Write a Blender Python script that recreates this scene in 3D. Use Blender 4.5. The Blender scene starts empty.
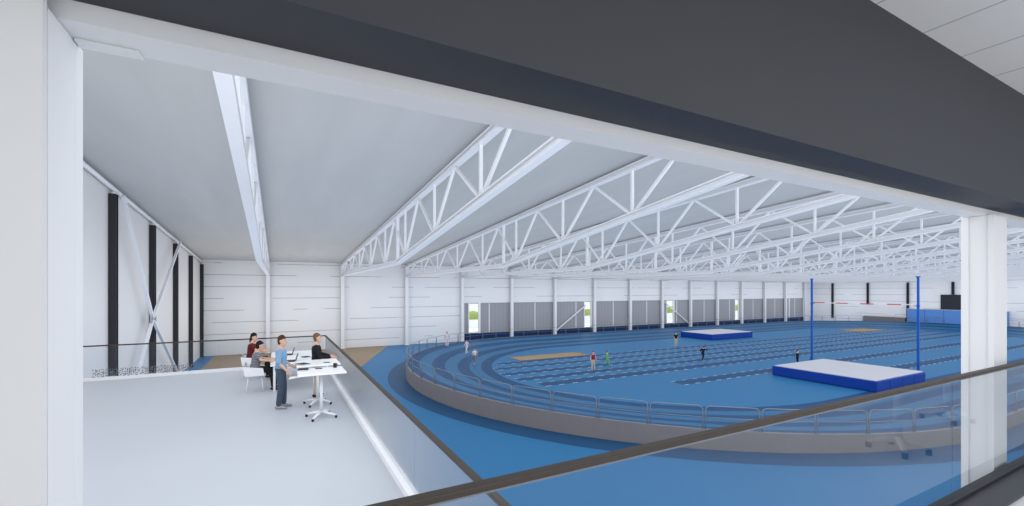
import bpy, bmesh, math, random
from mathutils import Vector, Matrix
random.seed(7)
S = bpy.context.scene
COL = S.collection
R = math.radians

# ------------------------------------------------------------------ helpers
def lin(c):
    c = c / 255.0
    return c / 12.92 if c <= 0.04045 else ((c + 0.055) / 1.055) ** 2.4
def rgb(r, g, b): return (lin(r), lin(g), lin(b), 1.0)

class NT:
    def __init__(self, name):
        self.m = bpy.data.materials.new(name); self.m.use_nodes = True
        self.t = self.m.node_tree; self.n = self.t.nodes; self.l = self.t.links
        self.p = self.n['Principled BSDF']; self.out = self.n['Material Output']
    def node(self, typ, **kw):
        x = self.n.new(typ)
        for k, v in kw.items(): setattr(x, k, v)
        return x
    def link(self, a, b): self.l.new(a, b)
    def math(self, op, a, b=None, c=None):
        x = self.node('ShaderNodeMath', operation=op)
        for i, v in enumerate((a, b, c)):
            if v is None: continue
            if isinstance(v, (int, float)): x.inputs[i].default_value = v
            else: self.link(v, x.inputs[i])
        return x.outputs[0]
    def pos(self):
        g = self.node('ShaderNodeNewGeometry'); s = self.node('ShaderNodeSeparateXYZ')
        self.link(g.outputs['Position'], s.inputs[0]); return g.outputs['Position'], s.outputs
    def noise(self, vec, scale, detail=3.0):
        x = self.node('ShaderNodeTexNoise'); x.inputs['Scale'].default_value = scale; x.inputs['Detail'].default_value = detail
        if vec is not None: self.link(vec, x.inputs['Vector'])
        return x.outputs['Fac']
    def mix(self, fac, a, b):
        x = self.node('ShaderNodeMix', data_type='RGBA')
        if isinstance(fac, (int, float)): x.inputs[0].default_value = fac
        else: self.link(fac, x.inputs[0])
        for i, v in ((6, a), (7, b)):
            if isinstance(v, tuple): x.inputs[i].default_value = v
            else: self.link(v, x.inputs[i])
        return x.outputs[2]

def mat(name, c, rough=0.5, metal=0.0, var=0.0, scale=3.0, spec=0.4):
    k = NT(name); k.p.inputs['Roughness'].default_value = rough; k.p.inputs['Metallic'].default_value = metal
    k.p.inputs['Specular IOR Level'].default_value = spec
    c = rgb(*c); k.p.inputs['Base Color'].default_value = c
    if var:
        tc = k.node('ShaderNodeTexCoord')
        f = k.noise(tc.outputs['Object'], scale)
        a = tuple(min(1, v * (1 - var)) for v in c[:3]) + (1,); b = tuple(min(1, v * (1 + var)) for v in c[:3]) + (1,)
        k.link(k.mix(f, a, b), k.p.inputs['Base Color'])
    return k.m

M = {}
M['white_steel'] = mat('white_steel', (232, 235, 242), .45, var=.02)
M['white_frame'] = mat('white_frame', (240, 241, 244), .5, var=.02)
M['charcoal'] = mat('charcoal', (58, 60, 66), .6, var=.05, scale=1.2)
M['charcoal_sill'] = mat('charcoal_sill', (66, 68, 74), .5, var=.05)
M['black_steel'] = mat('black_steel', (38, 40, 46), .5, var=.06)
M['rail_brown'] = mat('rail_brown', (66, 58, 52), .5, var=.08)
M['grey_rail'] = mat('grey_rail', (128, 134, 144), .4, metal=.0, var=.05)
M['platform'] = mat('platform', (189, 195, 204), .42, var=.03, scale=.6, spec=.3)
M['room_floor'] = mat('room_floor', (212, 213, 217), .5, var=.03)
M['kerb_white'] = mat('kerb_white', (238, 240, 245), .5, var=.02)
M['blue_floor'] = mat('blue_floor', (43, 108, 156), .5, var=.05, scale=.25, spec=.3)
M['dark_blue_band'] = mat('dark_blue_band', (30, 74, 114), .5, var=.05, scale=.4, spec=.3)
M['lane_light'] = mat('lane_light', (44, 100, 142), .5, var=.05, scale=.5, spec=.3)
M['lane_dark'] = mat('lane_dark', (15, 68, 112), .5, var=.06, scale=.5, spec=.3)
M['concrete'] = mat('concrete', (124, 121, 124), .7, var=.08, scale=1.5)
M['paint_white'] = mat('paint_white', (222, 226, 234), .5, var=.03)
M['sand'] = mat('sand', (152, 136, 116), .9, var=.12, scale=6)
M['tan_floor'] = mat('tan_floor', (142, 125, 105), .6, var=.1, scale=2)
M['mat_blue'] = mat('mat_blue', (14, 58, 150), .45, var=.06, scale=2)
M['mat_top'] = mat('mat_top', (188, 190, 200), .6, var=.05, scale=1)
M['pad_blue'] = mat('pad_blue', (92, 142, 212), .5, var=.05)
M['upright_blue'] = mat('upright_blue', (22, 84, 172), .4, var=.04)
M['red'] = mat('red', (205, 60, 60), .5, var=.05)
M['screen'] = mat('screen', (48, 50, 58), .3, var=.05)
M['navy_pad'] = mat('navy_pad', (20, 50, 92), .6, var=.25, scale=3)
M['left_wall'] = mat('left_wall', (224, 224, 226), .6, var=.03, scale=.3)
M['room_wall'] = mat('room_wall', (232, 233, 235), .6, var=.03, scale=.8)
M['white_plastic'] = mat('white_plastic', (238, 240, 244), .35, var=.02)
M['black_rubber'] = mat('black_rubber', (28, 28, 30), .6, var=.1)
M['chrome'] = mat('chrome', (190, 192, 196), .25, metal=.8, var=.03)
M['paper'] = mat('paper', (245, 246, 248), .7, var=.01)
M['outside_ground'] = mat('outside_ground', (226, 228, 232), .9, var=.05)
M['hedge'] = mat('hedge', (146, 164, 92), .9, var=.25, scale=2)

def wall_panels():
    k = NT('wall_panels'); P, s = k.pos()
    fr = k.math('FRACT', k.math('DIVIDE', k.math('ADD', s[2], .35), 1.28))
    line = k.math('LESS_THAN', fr, .045)
    mp = k.node('ShaderNodeMapping'); mp.inputs['Scale'].default_value = (.16, .16, .78)
    k.link(P, mp.inputs[0])
    gate = k.math('GREATER_THAN', k.noise(mp.outputs[0], 1.0, 2.0), .47)
    f = k.math('MULTIPLY', line, gate)
    k.link(k.mix(f, k.mix(k.noise(P, .3), rgb(229, 232, 238), rgb(237, 239, 244)), rgb(162, 165, 172)), k.p.inputs['Base Color'])
    k.p.inputs['Roughness'].default_value = .6
    return k.m
M['wall_panels'] = wall_panels()
def roof_mat():
    k = NT('roof_deck'); P, s = k.pos()
    mp = k.node('ShaderNodeMapping'); mp.inputs['Scale'].default_value = (1.6, .25, .25); k.link(P, mp.inputs[0])
    k.link(k.mix(k.noise(mp.outputs[0], .5, 4.0), rgb(178, 181, 184), rgb(196, 198, 200)), k.p.inputs['Base Color'])
    k.p.inputs['Roughness'].default_value = .9; k.p.inputs['Specular IOR Level'].default_value = .03
    return k.m
M['roof'] = roof_mat()
def screen_mat():
    k = NT('grey_ribbed_screen'); P, s = k.pos()
    fr = k.math('FRACT', k.math('DIVIDE', s[0], .62))
    f = k.math('LESS_THAN', fr, .3)
    k.link(k.mix(f, rgb(158, 161, 168), rgb(153, 156, 163)), k.p.inputs['Base Color'])
    k.p.inputs['Roughness'].default_value = .6
    return k.m
M['grey_screen'] = screen_mat()
def tile_mat():
    k = NT('ceiling_tiles'); P, s = k.pos()
    fx = k.math('FRACT', k.math('DIVIDE', k.math('ADD', s[0], 60.6 - 3.59), .6))
    ln = k.math('LESS_THAN', fx, .022)
    k.link(k.mix(ln, k.mix(k.noise(P, 2.0), rgb(232, 233, 236), rgb(240, 241, 243)), rgb(178, 181, 188)), k.p.inputs['Base Color'])
    k.p.inputs['Roughness'].default_value = .8
    return k.m
M['ceiling_tiles'] = tile_mat()
def glass(name, tint, refl=1.0, rough=.02):
    k = NT(name); k.n.remove(k.p)
    tr = k.node('ShaderNodeBsdfTransparent'); tr.inputs[0].default_value = tint
    gl = k.node('ShaderNodeBsdfGlossy'); gl.inputs['Roughness'].default_value = rough
    fr = k.node('ShaderNodeFresnel'); fr.inputs['IOR'].default_value = 1.5
    g = k.node('ShaderNodeNewGeometry')
    front = k.math('SUBTRACT', 1.0, g.outputs['Backfacing'])
    f = k.math('MINIMUM', k.math('MULTIPLY', k.math('MULTIPLY', fr.outputs[0], front), refl), .9)
    mx = k.node('ShaderNodeMixShader'); k.link(f, mx.inputs[0]); k.link(tr.outputs[0], mx.inputs[1]); k.link(gl.outputs[0], mx.inputs[2])
    k.link(mx.outputs[0], k.out.inputs[0]); return k.m
M['glass'] = glass('balustrade_glass', (.95, .965, .975, 1), 1.0)
M['side_glass'] = glass('platform_glass', (.9, .92, .94, 1), 2.4, .3)
M['window_glass'] = glass('window_glass', (.97, .98, .98, 1), .6)
def perforated():
    k = NT('perforated_metal'); k.p.inputs['Base Color'].default_value = rgb(120, 123, 130)
    tc = k.node('ShaderNodeTexCoord'); v = k.node('ShaderNodeTexVoronoi'); v.inputs['Scale'].default_value = 19.0
    v.inputs['Randomness'].default_value = .6
    k.link(tc.outputs['Object'], v.inputs['Vector'])
    f = k.math('LESS_THAN', v.outputs['Distance'], .36)
    tr = k.node('ShaderNodeBsdfTransparent'); mx = k.node('ShaderNodeMixShader')
    k.link(f, mx.inputs[0]); k.link(tr.outputs[0], mx.inputs[1]); k.link(k.p.outputs[0], mx.inputs[2])
    k.link(mx.outputs[0], k.out.inputs[0]); return k.m
M['perforated'] = perforated()

class MB:
    def __init__(self): self.v = []; self.f = []; self.mi = []
    def face(self, idx, m=0): self.f.append(tuple(idx)); self.mi.append(m)
    def hexa(self, p, m=0):
        b = len(self.v); self.v += [tuple(q) for q in p]
        for q in ((0, 3, 2, 1), (4, 5, 6, 7), (0, 1, 5, 4), (1, 2, 6, 5), (2, 3, 7, 6), (3, 0, 4, 7)):
            self.face([b + i for i in q], m)
        return self
    def box(self, x0, x1, y0, y1, z0, z1, m=0):
        return self.hexa([(x0, y0, z0), (x1, y0, z0), (x1, y1, z0), (x0, y1, z0), (x0, y0, z1), (x1, y0, z1), (x1, y1, z1), (x0, y1, z1)], m)
    def bar(self, a, b, w, h, up=(0, 0, 1), m=0, off=(0, 0)):
        a = Vector(a); b = Vector(b); t = (b - a).normalized(); up = Vector(up)
        s = t.cross(up)
        if s.length < 1e-4: s = t.cross(Vector((1, 0, 0)))
        s.normalize(); u = s.cross(t).normalized()
        o = s * off[0] + u * off[1]
        def ring(p): return [p + o - s * w / 2 - u * h / 2, p + o + s * w / 2 - u * h / 2, p + o + s * w / 2 + u * h / 2, p + o - s * w / 2 + u * h / 2]
        A, B = ring(a), ring(b)
        return self.hexa(A + B, m)
    def ibeam(self, a, b, w, h, tf=.05, tw=.05, up=(0, 0, 1), m=0):
        self.bar(a, b, w, tf, up, m, (0, h / 2 - tf / 2)); self.bar(a, b, w, tf, up, m, (0, -h / 2 + tf / 2))
        self.bar(a, b, tw, h - 2 * tf, up, m); return self
    def tube(self, pts, r, n=8, m=0, closed=False, cap=True):
        pts = [Vector(p) for p in pts]; N = len(pts); b0 = len(self.v)
        rr = r if isinstance(r, (list, tuple)) else [r] * N
        prev = None
        for i, p in enumerate(pts):
            if closed: t = pts[(i + 1) % N] - pts[i - 1]
            else: t = pts[min(i + 1, N - 1)] - pts[max(i - 1, 0)]
            t.normalize()
            if prev is None:
                u = t.cross(Vector((0, 0, 1)))
                if u.length < 1e-3: u = t.cross(Vector((1, 0, 0)))
            else: u = prev - t * prev.dot(t)
            u.normalize(); prev = u; w = t.cross(u)
            for k in range(n):
                a = 2 * math.pi * k / n
                self.v.append(tuple(p + (u * math.cos(a) + w * math.sin(a)) * rr[i]))
        for i in range(N if closed else N - 1):
            j = (i + 1) % N
            for k in range(n):
                k2 = (k + 1) % n
                self.face([b0 + i * n + k, b0 + j * n + k, b0 + j * n + k2, b0 + i * n + k2], m)
        if cap and not closed:
            self.face([b0 + k for k in range(n)], m); self.face([b0 + (N - 1) * n + n - 1 - k for k in range(n)], m)
        return self
    def loft(self, pts, rad, ref=(0, 1, 0), n=12, m=0):
        # rounded chain of elliptical rings; rad: (a along ref, b across)
        pts = [Vector(p) for p in pts]; rad = [q if isinstance(q, tuple) else (q, q) for q in rad]
        t0 = (pts[1] - pts[0]).normalized(); t1 = (pts[-1] - pts[-2]).normalized()
        P = [pts[0] - t0 * min(rad[0]) * .75] + pts + [pts[-1] + t1 * min(rad[-1]) * .75]
        Q = [(rad[0][0] * .5, rad[0][1] * .5)] + rad + [(rad[-1][0] * .5, rad[-1][1] * .5)]
        b0 = len(self.v); N = len(P)
        for i, p in enumerate(P):
            t = (P[min(i + 1, N - 1)] - P[max(i - 1, 0)]).normalized()
            u = Vector(ref); u = u - t * u.dot(t)
            if u.length < .15: u = Vector((1, 0, 0)); u = u - t * u.dot(t)
            u.normalize(); w = t.cross(u)
            for k in range(n):
                a = 2 * math.pi * k / n
                self.v.append(tuple(p + u * (math.cos(a) * Q[i][0]) + w * (math.sin(a) * Q[i][1])))
        for i in range(N - 1):
            for k in range(n):
                k2 = (k + 1) % n
                self.face([b0 + i * n + k, b0 + i * n + k2, b0 + (i + 1) * n + k2, b0 + (i + 1) * n + k], m)
        self.face([b0 + n - 1 - k for k in range(n)], m); self.face([b0 + (N - 1) * n + k for k in range(n)], m)
        return self
    def ball(self, c, r, n=10, m=0):
        c = Vector(c); rx, ry, rz = r if isinstance(r, tuple) else (r, r, r)
        b0 = len(self.v); k2 = max(4, n // 2)
        for i in range(1, k2):
            th = math.pi * i / k2
            for k in range(n):
                a = 2 * math.pi * k / n
                self.v.append((c.x + rx * math.sin(th) * math.cos(a), c.y + ry * math.sin(th) * math.sin(a), c.z + rz * math.cos(th)))
        T = len(self.v); self.v.append((c.x, c.y, c.z + rz)); B = len(self.v); self.v.append((c.x, c.y, c.z - rz))
        for k in range(n):
            q = (k + 1) % n
            self.face([T, b0 + k, b0 + q], m); self.face([B, b0 + (k2 - 2) * n + q, b0 + (k2 - 2) * n + k], m)
            for i in range(k2 - 2): self.face([b0 + i * n + k, b0 + (i + 1) * n + k, b0 + (i + 1) * n + q, b0 + i * n + q], m)
        return self
    def poly(self, pts, z0, z1, m=0):
        b = len(self.v); n = len(pts)
        self.v += [(x, y, z0) for x, y in pts] + [(x, y, z1) for x, y in pts]
        self.face([b + n - 1 - i for i in range(n)], m); self.face([b + n + i for i in range(n)], m)
        for i in range(n):
            j = (i + 1) % n; self.face([b + i, b + j, b + n + j, b + n + i], m)
        return self
    def mesh(self, name, mats, smooth=False):
        me = bpy.data.meshes.new(name); me.from_pydata(self.v, [], self.f); me.update()
        for q in (mats if isinstance(mats, (list, tuple)) else [mats]): me.materials.append(M[q] if isinstance(q, str) else q)
        me.polygons.foreach_set('material_index', self.mi)
        if smooth: me.polygons.foreach_set('use_smooth', [True] * len(me.polygons))
        return me
    def build(self, name, mats, parent=None, smooth=False, loc=None, bevel=0.0):
        o = bpy.data.objects.new(name, self.mesh(name, mats, smooth)); COL.objects.link(o)
        if parent: o.parent = parent
        if loc: o.location = loc
        if bevel:
            b = o.modifiers.new('edge', 'BEVEL'); b.width = bevel; b.segments = 2; b.limit_method = 'ANGLE'
        return o

def tag(o, label=None, cat=None, group=None, kind=None):
    if label: o['label'] = label
    if cat: o['category'] = cat
    if group: o['group'] = group
    if kind: o['kind'] = kind
    return o
def struct(name, b, m, **k): return tag(b.build(name, m, **k), kind='structure')
def thing(name, label, cat, loc=(0, 0, 0), rz=0, group=None):
    o = bpy.data.objects.new(name, None); COL.objects.link(o); o.location = loc; o.rotation_euler = (0, 0, rz); o.empty_display_size = .2
    return tag(o, label, cat, group)
def dup(root, label, loc=None, rz=None, group=None):
    def cp(o, par):
        c = o.copy(); COL.objects.link(c)
        if par: c.parent = par
        for ch in o.children: cp(ch, c)
        return c
    r = cp(root, None); r['label'] = label
    if loc is not None: r.location = loc
    if rz is not None: r.rotation_euler = (0, 0, rz)
    if group: r['group'] = group
    return r
ORD = ['first', 'second', 'third', 'fourth', 'fifth', 'sixth', 'seventh', 'eighth', 'ninth', 'tenth', 'eleventh', 'twelfth', 'thirteenth', 'fourteenth', 'fifteenth', 'sixteenth']

# ------------------------------------------------------------------ measurements (metres, hall floor z = 0, camera above the origin)
EYE = 7.0
XL, XR, YN, YF = -7.1, 107.0, 1.3, 56.4
PZ, PX, PYB = 4.13, 1.65, 18.5            # platform: height, right edge, far edge
RF = 5.4                                  # floor of the viewing room
def roof_z(y): return 10.15 + .068 * (57 - y)
COLX = [-.9, 6.9, 14.6, 22.2, 29.8, 37.25, 44.8, 52.35, 59.8, 67.0, 74.4, 81.75, 89.2, 96.5, 103.75]
C1, C2, RO, RI = (31.0, 30.3), (84.0, 30.3), 22.3, 15.0

# ------------------------------------------------------------------ hall shell
b = MB(); b.box(XL - .3, XR + .3, YN - 6, YF + .3, -.3, 0)
floor = struct('floor', b, 'blue_floor')
b = MB()
b.hexa([(XL - .3, YN - .4, roof_z(YN)), (XR + .3, YN - .4, roof_z(YN)), (XR + .3, YF + .3, roof_z(YF)), (XL - .3, YF + .3, roof_z(YF)),
        (XL - .3, YN - .4, roof_z(YN) + .4), (XR + .3, YN - .4, roof_z(YN) + .4), (XR + .3, YF + .3, roof_z(YF) + .4), (XL - .3, YF + .3, roof_z(YF) + .4)])
struct('ceiling', b, 'roof')
def side_wall(name, x0, x1, m):
    b = MB(); zn, zf = roof_z(YN) + .05, roof_z(YF) + .05
    b.hexa([(x0, YN, 0), (x1, YN, 0), (x1, YF, 0), (x0, YF, 0), (x0, YN, zn), (x1, YN, zn), (x1, YF, zf), (x0, YF, zf)])
    return struct(name, b, m)
side_wall('wall_left', XL - .3, XL, 'left_wall')
side_wall('wall_right', XR, XR + .3, 'wall_panels')
WT, WB, WX0 = 5.2, 1.0, 22.2
GAPS = {0: (23.35, 24.75), 2: (43.1, 44.3), 5: (61.3, 62.9), 7: (80.2, 81.2), 9: (97.0, 98.3)}
b = MB()
b.box(XL - .3, WX0, YF, YF + .3, 0, roof_z(YF) + .1); b.box(WX0, XR + .3, YF, YF + .3, WT, roof_z(YF) + .1)
b.box(103.85, XR + .3, YF, YF + .3, 0, WT)
struct('wall_back', b, 'wall_panels')
b = MB(); b.box(WX0, 103.85, YF - .02, YF + .28, 0, WB); struct('wall_plinth', b, 'navy_pad')
for i in range(11):
    x0, x1 = COLX[3 + i], COLX[4 + i]
    segs = [(x0, x1)]
    if i in GAPS:
        g = GAPS[i]; segs = [q for q in ((x0, g[0]), (g[1], x1)) if q[1] - q[0] > .05]
    b = MB()
    for q in segs: b.box(q[0], q[1], YF + .04, YF + .12, WB, WT)
    w = struct('window_%d' % (i + 1), b, 'grey_screen')
    xm = (x0 + x1) / 2 + .4
    MB().box(xm - .06, xm + .06, YF - .01, YF + .04, WB, WT).build('mullion', 'white_frame', w)
    f = MB()
    f.box(x0, x1, YF - .02, YF + .2, WT - .1, WT); f.box(x0, x1, YF - .02, YF + .2, WB, WB + .1)
    f.build('window_frame', 'grey_screen', w)
    if i in GAPS:
        g = GAPS[i]
        MB().box(g[0], g[1], YF + .08, YF + .1, WB, WT).build('pane', 'window_glass', w)
        f = MB(); f.box(g[0] - .12, g[0], YF - .03, YF + .15, WB, WT); f.box(g[1], g[1] + .3, YF - .03, YF + .15, WB, WT)
        f.build('sash', 'white_frame', w)
# near wall of the hall (below and above the viewing room and beside it)
b = MB()
b.box(XL, 12.2, YN - .3, YN, 0, RF - .35)
b.box(XL, 12.2, 1.25, 1.47, 9.1, 9.6)
b.box(XL, XR, 1.25, 1.47, 13.6, roof_z(YN) + .05)
b.box(12.2, XR, 1.25, 1.47, 0, 9.6); b.box(XL, -3.0, 1.25, 1.47, 4.0, 9.6)
struct('wall_front', b, 'wall_panels')
# outside, seen through the clear panes
b = MB(); b.box(-20, 130, YF + .3, YF + 60, -.4, -.05); struct('ground_outside', b, 'outside_ground')

# ------------------------------------------------------------------ hedge outside
b = MB()
def lumpy(b, x0, x1, y0, y1, z0, z1, st=.8):
    nx = int((x1 - x0) / st); prof = [(y0, z0), (y0 - .1, (z0 + z1) / 2), (y0 + .15, z1 - .2), ((y0 + y1) / 2, z1), (y1 - .15, z1 - .2), (y1, z0)]
    base = len(b.v); n = len(prof)
    for i in range(nx + 1):
        for k, (y, z) in enumerate(prof):
            j = 0 if k in (0, n - 1) else .16
            b.v.append((x0 + (x1 - x0) * i / nx, y + random.uniform(-j, j), z + random.uniform(-j, j)))
    for i in range(nx):
        for k in range(n - 1):
            a = base + i * n + k; b.face([a, a + 1, a + n + 1, a + n])
lumpy(b, 15, 125, 78, 79.6, 0, 2.9)
tag(b.build('hedge', 'hedge', loc=(0, 0, -.05)), 'long green clipped hedge outside beyond the clear window panes', 'hedge')

b = MB(); b.box(15, 125, 76.0, 76.3, -.05, 1.35); b.box(14.9, 125.1, 75.95, 76.35, 1.35, 1.45)
struct('wall_outside', b, 'outside_ground')
# ------------------------------------------------------------------ roof trusses
def top_z(y): return 9.98 + .0655 * (57 - y)
def bot_z(y): return 8.78 + max(0, 28.7 - y) * .127
trs = thing('roof_truss', 'x', 'roof truss', (COLX[0], 0, 0), group='white roof trusses')
YE, Y0 = 56.1, 2.6
b = MB(); b.ibeam((0, Y0, top_z(Y0)), (0, YE, top_z(YE)), .3, .27, .06, .07); b.build('top_chord', 'white_steel', trs)
b = MB(); b.ibeam((0, Y0, bot_z(Y0)), (0, 28.7, bot_z(28.7)), .31, .29, .06, .07); b.ibeam((0, 28.7, bot_z(28.7)), (0, YE, bot_z(YE)), .31, .29, .06, .07)
b.build('bottom_chord', 'white_steel', trs)
bn = [4.2 + 5.65 * k for k in range(10)]
for y in bn:
    MB().bar((0, y, bot_z(y) + .1), (0, y, top_z(y) - .1), .12, .12).build('vertical_strut', 'white_steel', trs)
    for y2 in (y - 2.8, y + 2.8):
        if Y0 - .3 < y2 < YE: MB().bar((0, y + (.1 if y2 > y else -.1), bot_z(y) + .1), (0, y2, top_z(y2) - .1), .12, .12).build('diagonal_strut', 'white_steel', trs)
for y in (28.7,):
    MB().bar((0, y, bot_z(y)), (0, y, top_z(y)), .17, .17).build('vertical_strut', 'white_steel', trs)
trs['label'] = 'white steel roof truss seen nearly end on, closest to the left wall'
for i, x in enumerate(COLX[1:]):
    dup(trs, 'white steel roof truss, %s from the left wall' % ORD[i + 1] if i < 12 else ('white steel roof truss, second from the end wall with the scoreboard' if i == 12 else 'white steel roof truss closest to the end wall with the scoreboard'), (x, 0, 0))

# ------------------------------------------------------------------ columns on the back wall
col0 = thing('steel_column', 'x', 'column', (COLX[0], YF - .36, 0), group='white columns along the back wall'); col0['kind'] = 'thing'
b = MB(); b.box(-.2, .2, -.2, -.13, 0, 10.0); b.box(-.2, .2, .13, .2, 0, 10.0); b.box(-.05, .05, -.13, .13, 0, 10.0); b.build('shaft', 'white_steel', col0)
b = MB(); b.box(-.3, .3, -.3, .3, 0, .05)
for sx in (-.25, .25):
    for sy in (-.25, .25): b.tube([(sx, sy, .04), (sx, sy, .1)], .03, 6)
b.build('base_plate', 'white_steel', col0)
MB().box(-.26, .26, -.26, .26, 10.0, 10.08).build('cap_plate', 'white_steel', col0)
for i, x in enumerate(COLX):
    lab = 'white steel column on the back wall under the %s roof truss from the left' % ORD[i]
    if i == 0: col0['label'] = lab
    else: dup(col0, lab, (x, YF - .36, 0))
def rod(name, a, c, label, m='white_steel', w=.16):
    t = thing(name, label, 'brace', a)
    d = Vector(c) - Vector(a)
    MB().bar((0, 0, 0), d, w, w).build('rod', m, t)
    b = MB(); b.bar((0, 0, 0), d.normalized() * .5, .34, .06); b.bar(d, d - d.normalized() * .5, .34, .06); b.build('gusset_plate', m, t)
    return t
rod('wall_brace', (37.6, YF - .3, .9), (43.1, YF - .3, 4.6), 'white diagonal rod rising to the right in front of a grey back wall screen')
rod('wall_brace', (66.6, YF - .3, .9), (60.2, YF - .3, 5.0), 'white diagonal rod falling to the right, above the farther landing mat')

# ------------------------------------------------------------------ left and right wall steelwork
LPY = [27.7, 35.3, 42.5, 49.3, 55.9]
def post(x, y, top, label, group, bottom=0.0):
    t = thing('wall_post', label, 'post', (x, y, bottom), group=group)
    h = top - bottom
    b = MB(); b.box(-.14, .14, -.17, -.12, 0, h); b.box(-.14, .14, .12, .17, 0, h); b.box(-.1, .1, -.12, .12, 0, h); b.build('shaft', 'black_steel', t)
    MB().box(-.2, .2, -.24, .24, 0, .04).build('base_plate', 'black_steel', t)
    return t
for i, y in enumerate(LPY):
    t = post(XL + .16, y, roof_z(y) - .54, ['black steel post on the left wall, nearest to the white portal frame', 'black post behind the crossing of the white wall bracing', 'third black post on the left wall, at the right side of the bracing', 'fourth black post on the left wall, second from the corner', 'thin black post in the corner of left and back walls'][i], 'black posts on the left wall')
    MB().ball((0, 0, roof_z(y) - .50), .1, 10).build('node_cap', 'white_steel', t, True)
es = thing('eave_strut', 'white tubular eave strut running along the top of the left wall', 'strut', (XL + .16, 2, 0))
MB().tube([(0, 0, roof_z(2) - .28), (0, 54.2, roof_z(56.2) - .28)], .1, 8).build('tube', 'white_steel', es, True)
cb = thing('cross_brace', 'large white X shaped bracing on the left wall between black posts', 'brace', (XL + .47, 33.7, 5.25))
for (y, z) in ((27.9, 11.6), (42.3, 10.7), (27.9, .1), (42.3, .1)):
    MB().bar((0, 0, 0), (0, y - 33.7, z - 5.25), .15, .15).build('brace_arm', 'white_steel', cb)
b = MB(); b.box(-.06, .06, -.4, .4, -.2, .2); b.tube([(-.08, 0, 0), (.16, 0, 0)], .08, 8); b.build('node_plate', 'chrome', cb)
for i, (y, bt) in enumerate(((52.0, 1.0), (45.5, 4.1), (39.0, 1.0), (32.6, 6.2))):
    post(XR - .16, y, 8.45, ['faint dark post on the end wall, closest to the back corner', 'dark short post high on the end wall, left of the pole vault crossbar end', 'tall dark post on the end wall beside the blue wall padding', 'dark post on the end wall above the scoreboard'][i], 'dark posts on the end wall', bt)

# ------------------------------------------------------------------ floor zones
def ring(r0, r1, c1, c2, n=48, z=0.0):
    pass
def stadium(r, n=40):
    P = []
    for i in range(n + 1):
        a = math.pi / 2 + math.pi * i / n; P.append((C1[0] + r * math.cos(a), C1[1] + r * math.sin(a)))
    m = 16
    for i in range(1, m): P.append((C1[0] + (C2[0] - C1[0]) * i / m, C1[1] - r))
    for i in range(n + 1):
        a = -math.pi / 2 + math.pi * i / n; P.append((C2[0] + r * math.cos(a), C2[1] + r * math.sin(a)))
    for i in range(1, m): P.append((C2[0] + (C1[0] - C2[0]) * i / m, C1[1] + r))
    return P
def bank_h(x, y):
    # outer bank height: higher on the two bends, low on the straights
    if x < C1[0]: c = max(0, min(1, (C1[0] - x) / RO))
    elif x > C2[0]: c = max(0, min(1, (x - C2[0]) / RO))
    else: c = 0
    return .62 + .36 * c ** 1.2
def bank_z(x, y):
    cx = min(max(x, C1[0]), C2[0]); r = math.hypot(x - cx, y - C1[1])
    if r <= RI: return 0.0
    f = min(1, (r - RI) / (RO - RI)); ux = cx + (x - cx) / r * RO
    return bank_h(ux, y) * (f * f * (1.6 - .6 * f))
b = MB()   # flat darker blue band round the kerb
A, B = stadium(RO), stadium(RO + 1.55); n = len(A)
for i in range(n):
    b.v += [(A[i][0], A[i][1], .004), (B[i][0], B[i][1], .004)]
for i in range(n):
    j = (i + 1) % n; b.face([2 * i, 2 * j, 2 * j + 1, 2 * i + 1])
b.build('floor_band', 'dark_blue_band', floor)
b = MB(); b.poly([(-5.9, 39.0), (5.6, 38.6), (6.6, 41.5), (12.6, 56.95), (-5.9, 56.95)], .001, .01); struct('wood_floor', b, 'tan_floor')
# banked lanes
RB = [15.0, 16.0, 17.05, 18.1, 19.2, 20.3, 21.35, 22.3]
b = MB(); rings = []
sub = []
for k in range(7):
    sub += [(RB[k] + (RB[k + 1] - RB[k]) * q / 2, k) for q in range(2)]
sub.append((RB[7], 6))
P0 = [stadium(r) for r, _ in sub]; n = len(P0[0])
for Pk in P0:
    for (x, y) in Pk: b.v.append((x, y, bank_z(x, y) + .012))
for k in range(len(sub) - 1):
    for i in range(n):
        j = (i + 1) % n; b.face([k * n + i, (k + 1) * n + i, (k + 1) * n + j, k * n + j], 1 if sub[k][1] % 2 else 0)
struct('track_floor', b, ['lane_dark', 'lane_light'])
# kerb wall round the bank
b = MB(); IN, OUT = stadium(RO - .02), stadium(RO + .14); n = len(IN)
for i in range(n):
    h = bank_h(*IN[i]) + .05
    b.v += [(IN[i][0], IN[i][1], 0), (IN[i][0], IN[i][1], h), (OUT[i][0], OUT[i][1], h), (OUT[i][0], OUT[i][1], 0)]
for i in range(n):
    j = (i + 1) % n
    for q in range(3): b.face([4 * i + q, 4 * i + q + 1, 4 * j + q + 1, 4 * j + q])
struct('retaining_wall', b, 'concrete')
# sprint lanes and runways
for yc, w, x0, x1 in ((37.4, .95, 18.4, 96), (35.0, .95, 17.0, 97), (32.5, 1.0, 16.4, 98), (30.1, 1.05, 16.5, 98), (27.75, 1.2, 17.2, 98), (23.35, 1.2, 26.5, 97), (18.7, 1.2, 48.8, 92)):
    m = MB(); m.box(x0, x1, yc - w / 2, yc + w / 2, .002, .007)
    x = x0
    while x < x1 - .7:
        for sgn in (-1, 1): m.box(x, x + .5, yc + sgn * (w / 2 + .025) - .025, yc + sgn * (w / 2 + .025) + .025, .002, .009, 1)
        x += 1.2
    m.build('lane_marking', ['lane_dark', 'paint_white'], floor)

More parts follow.
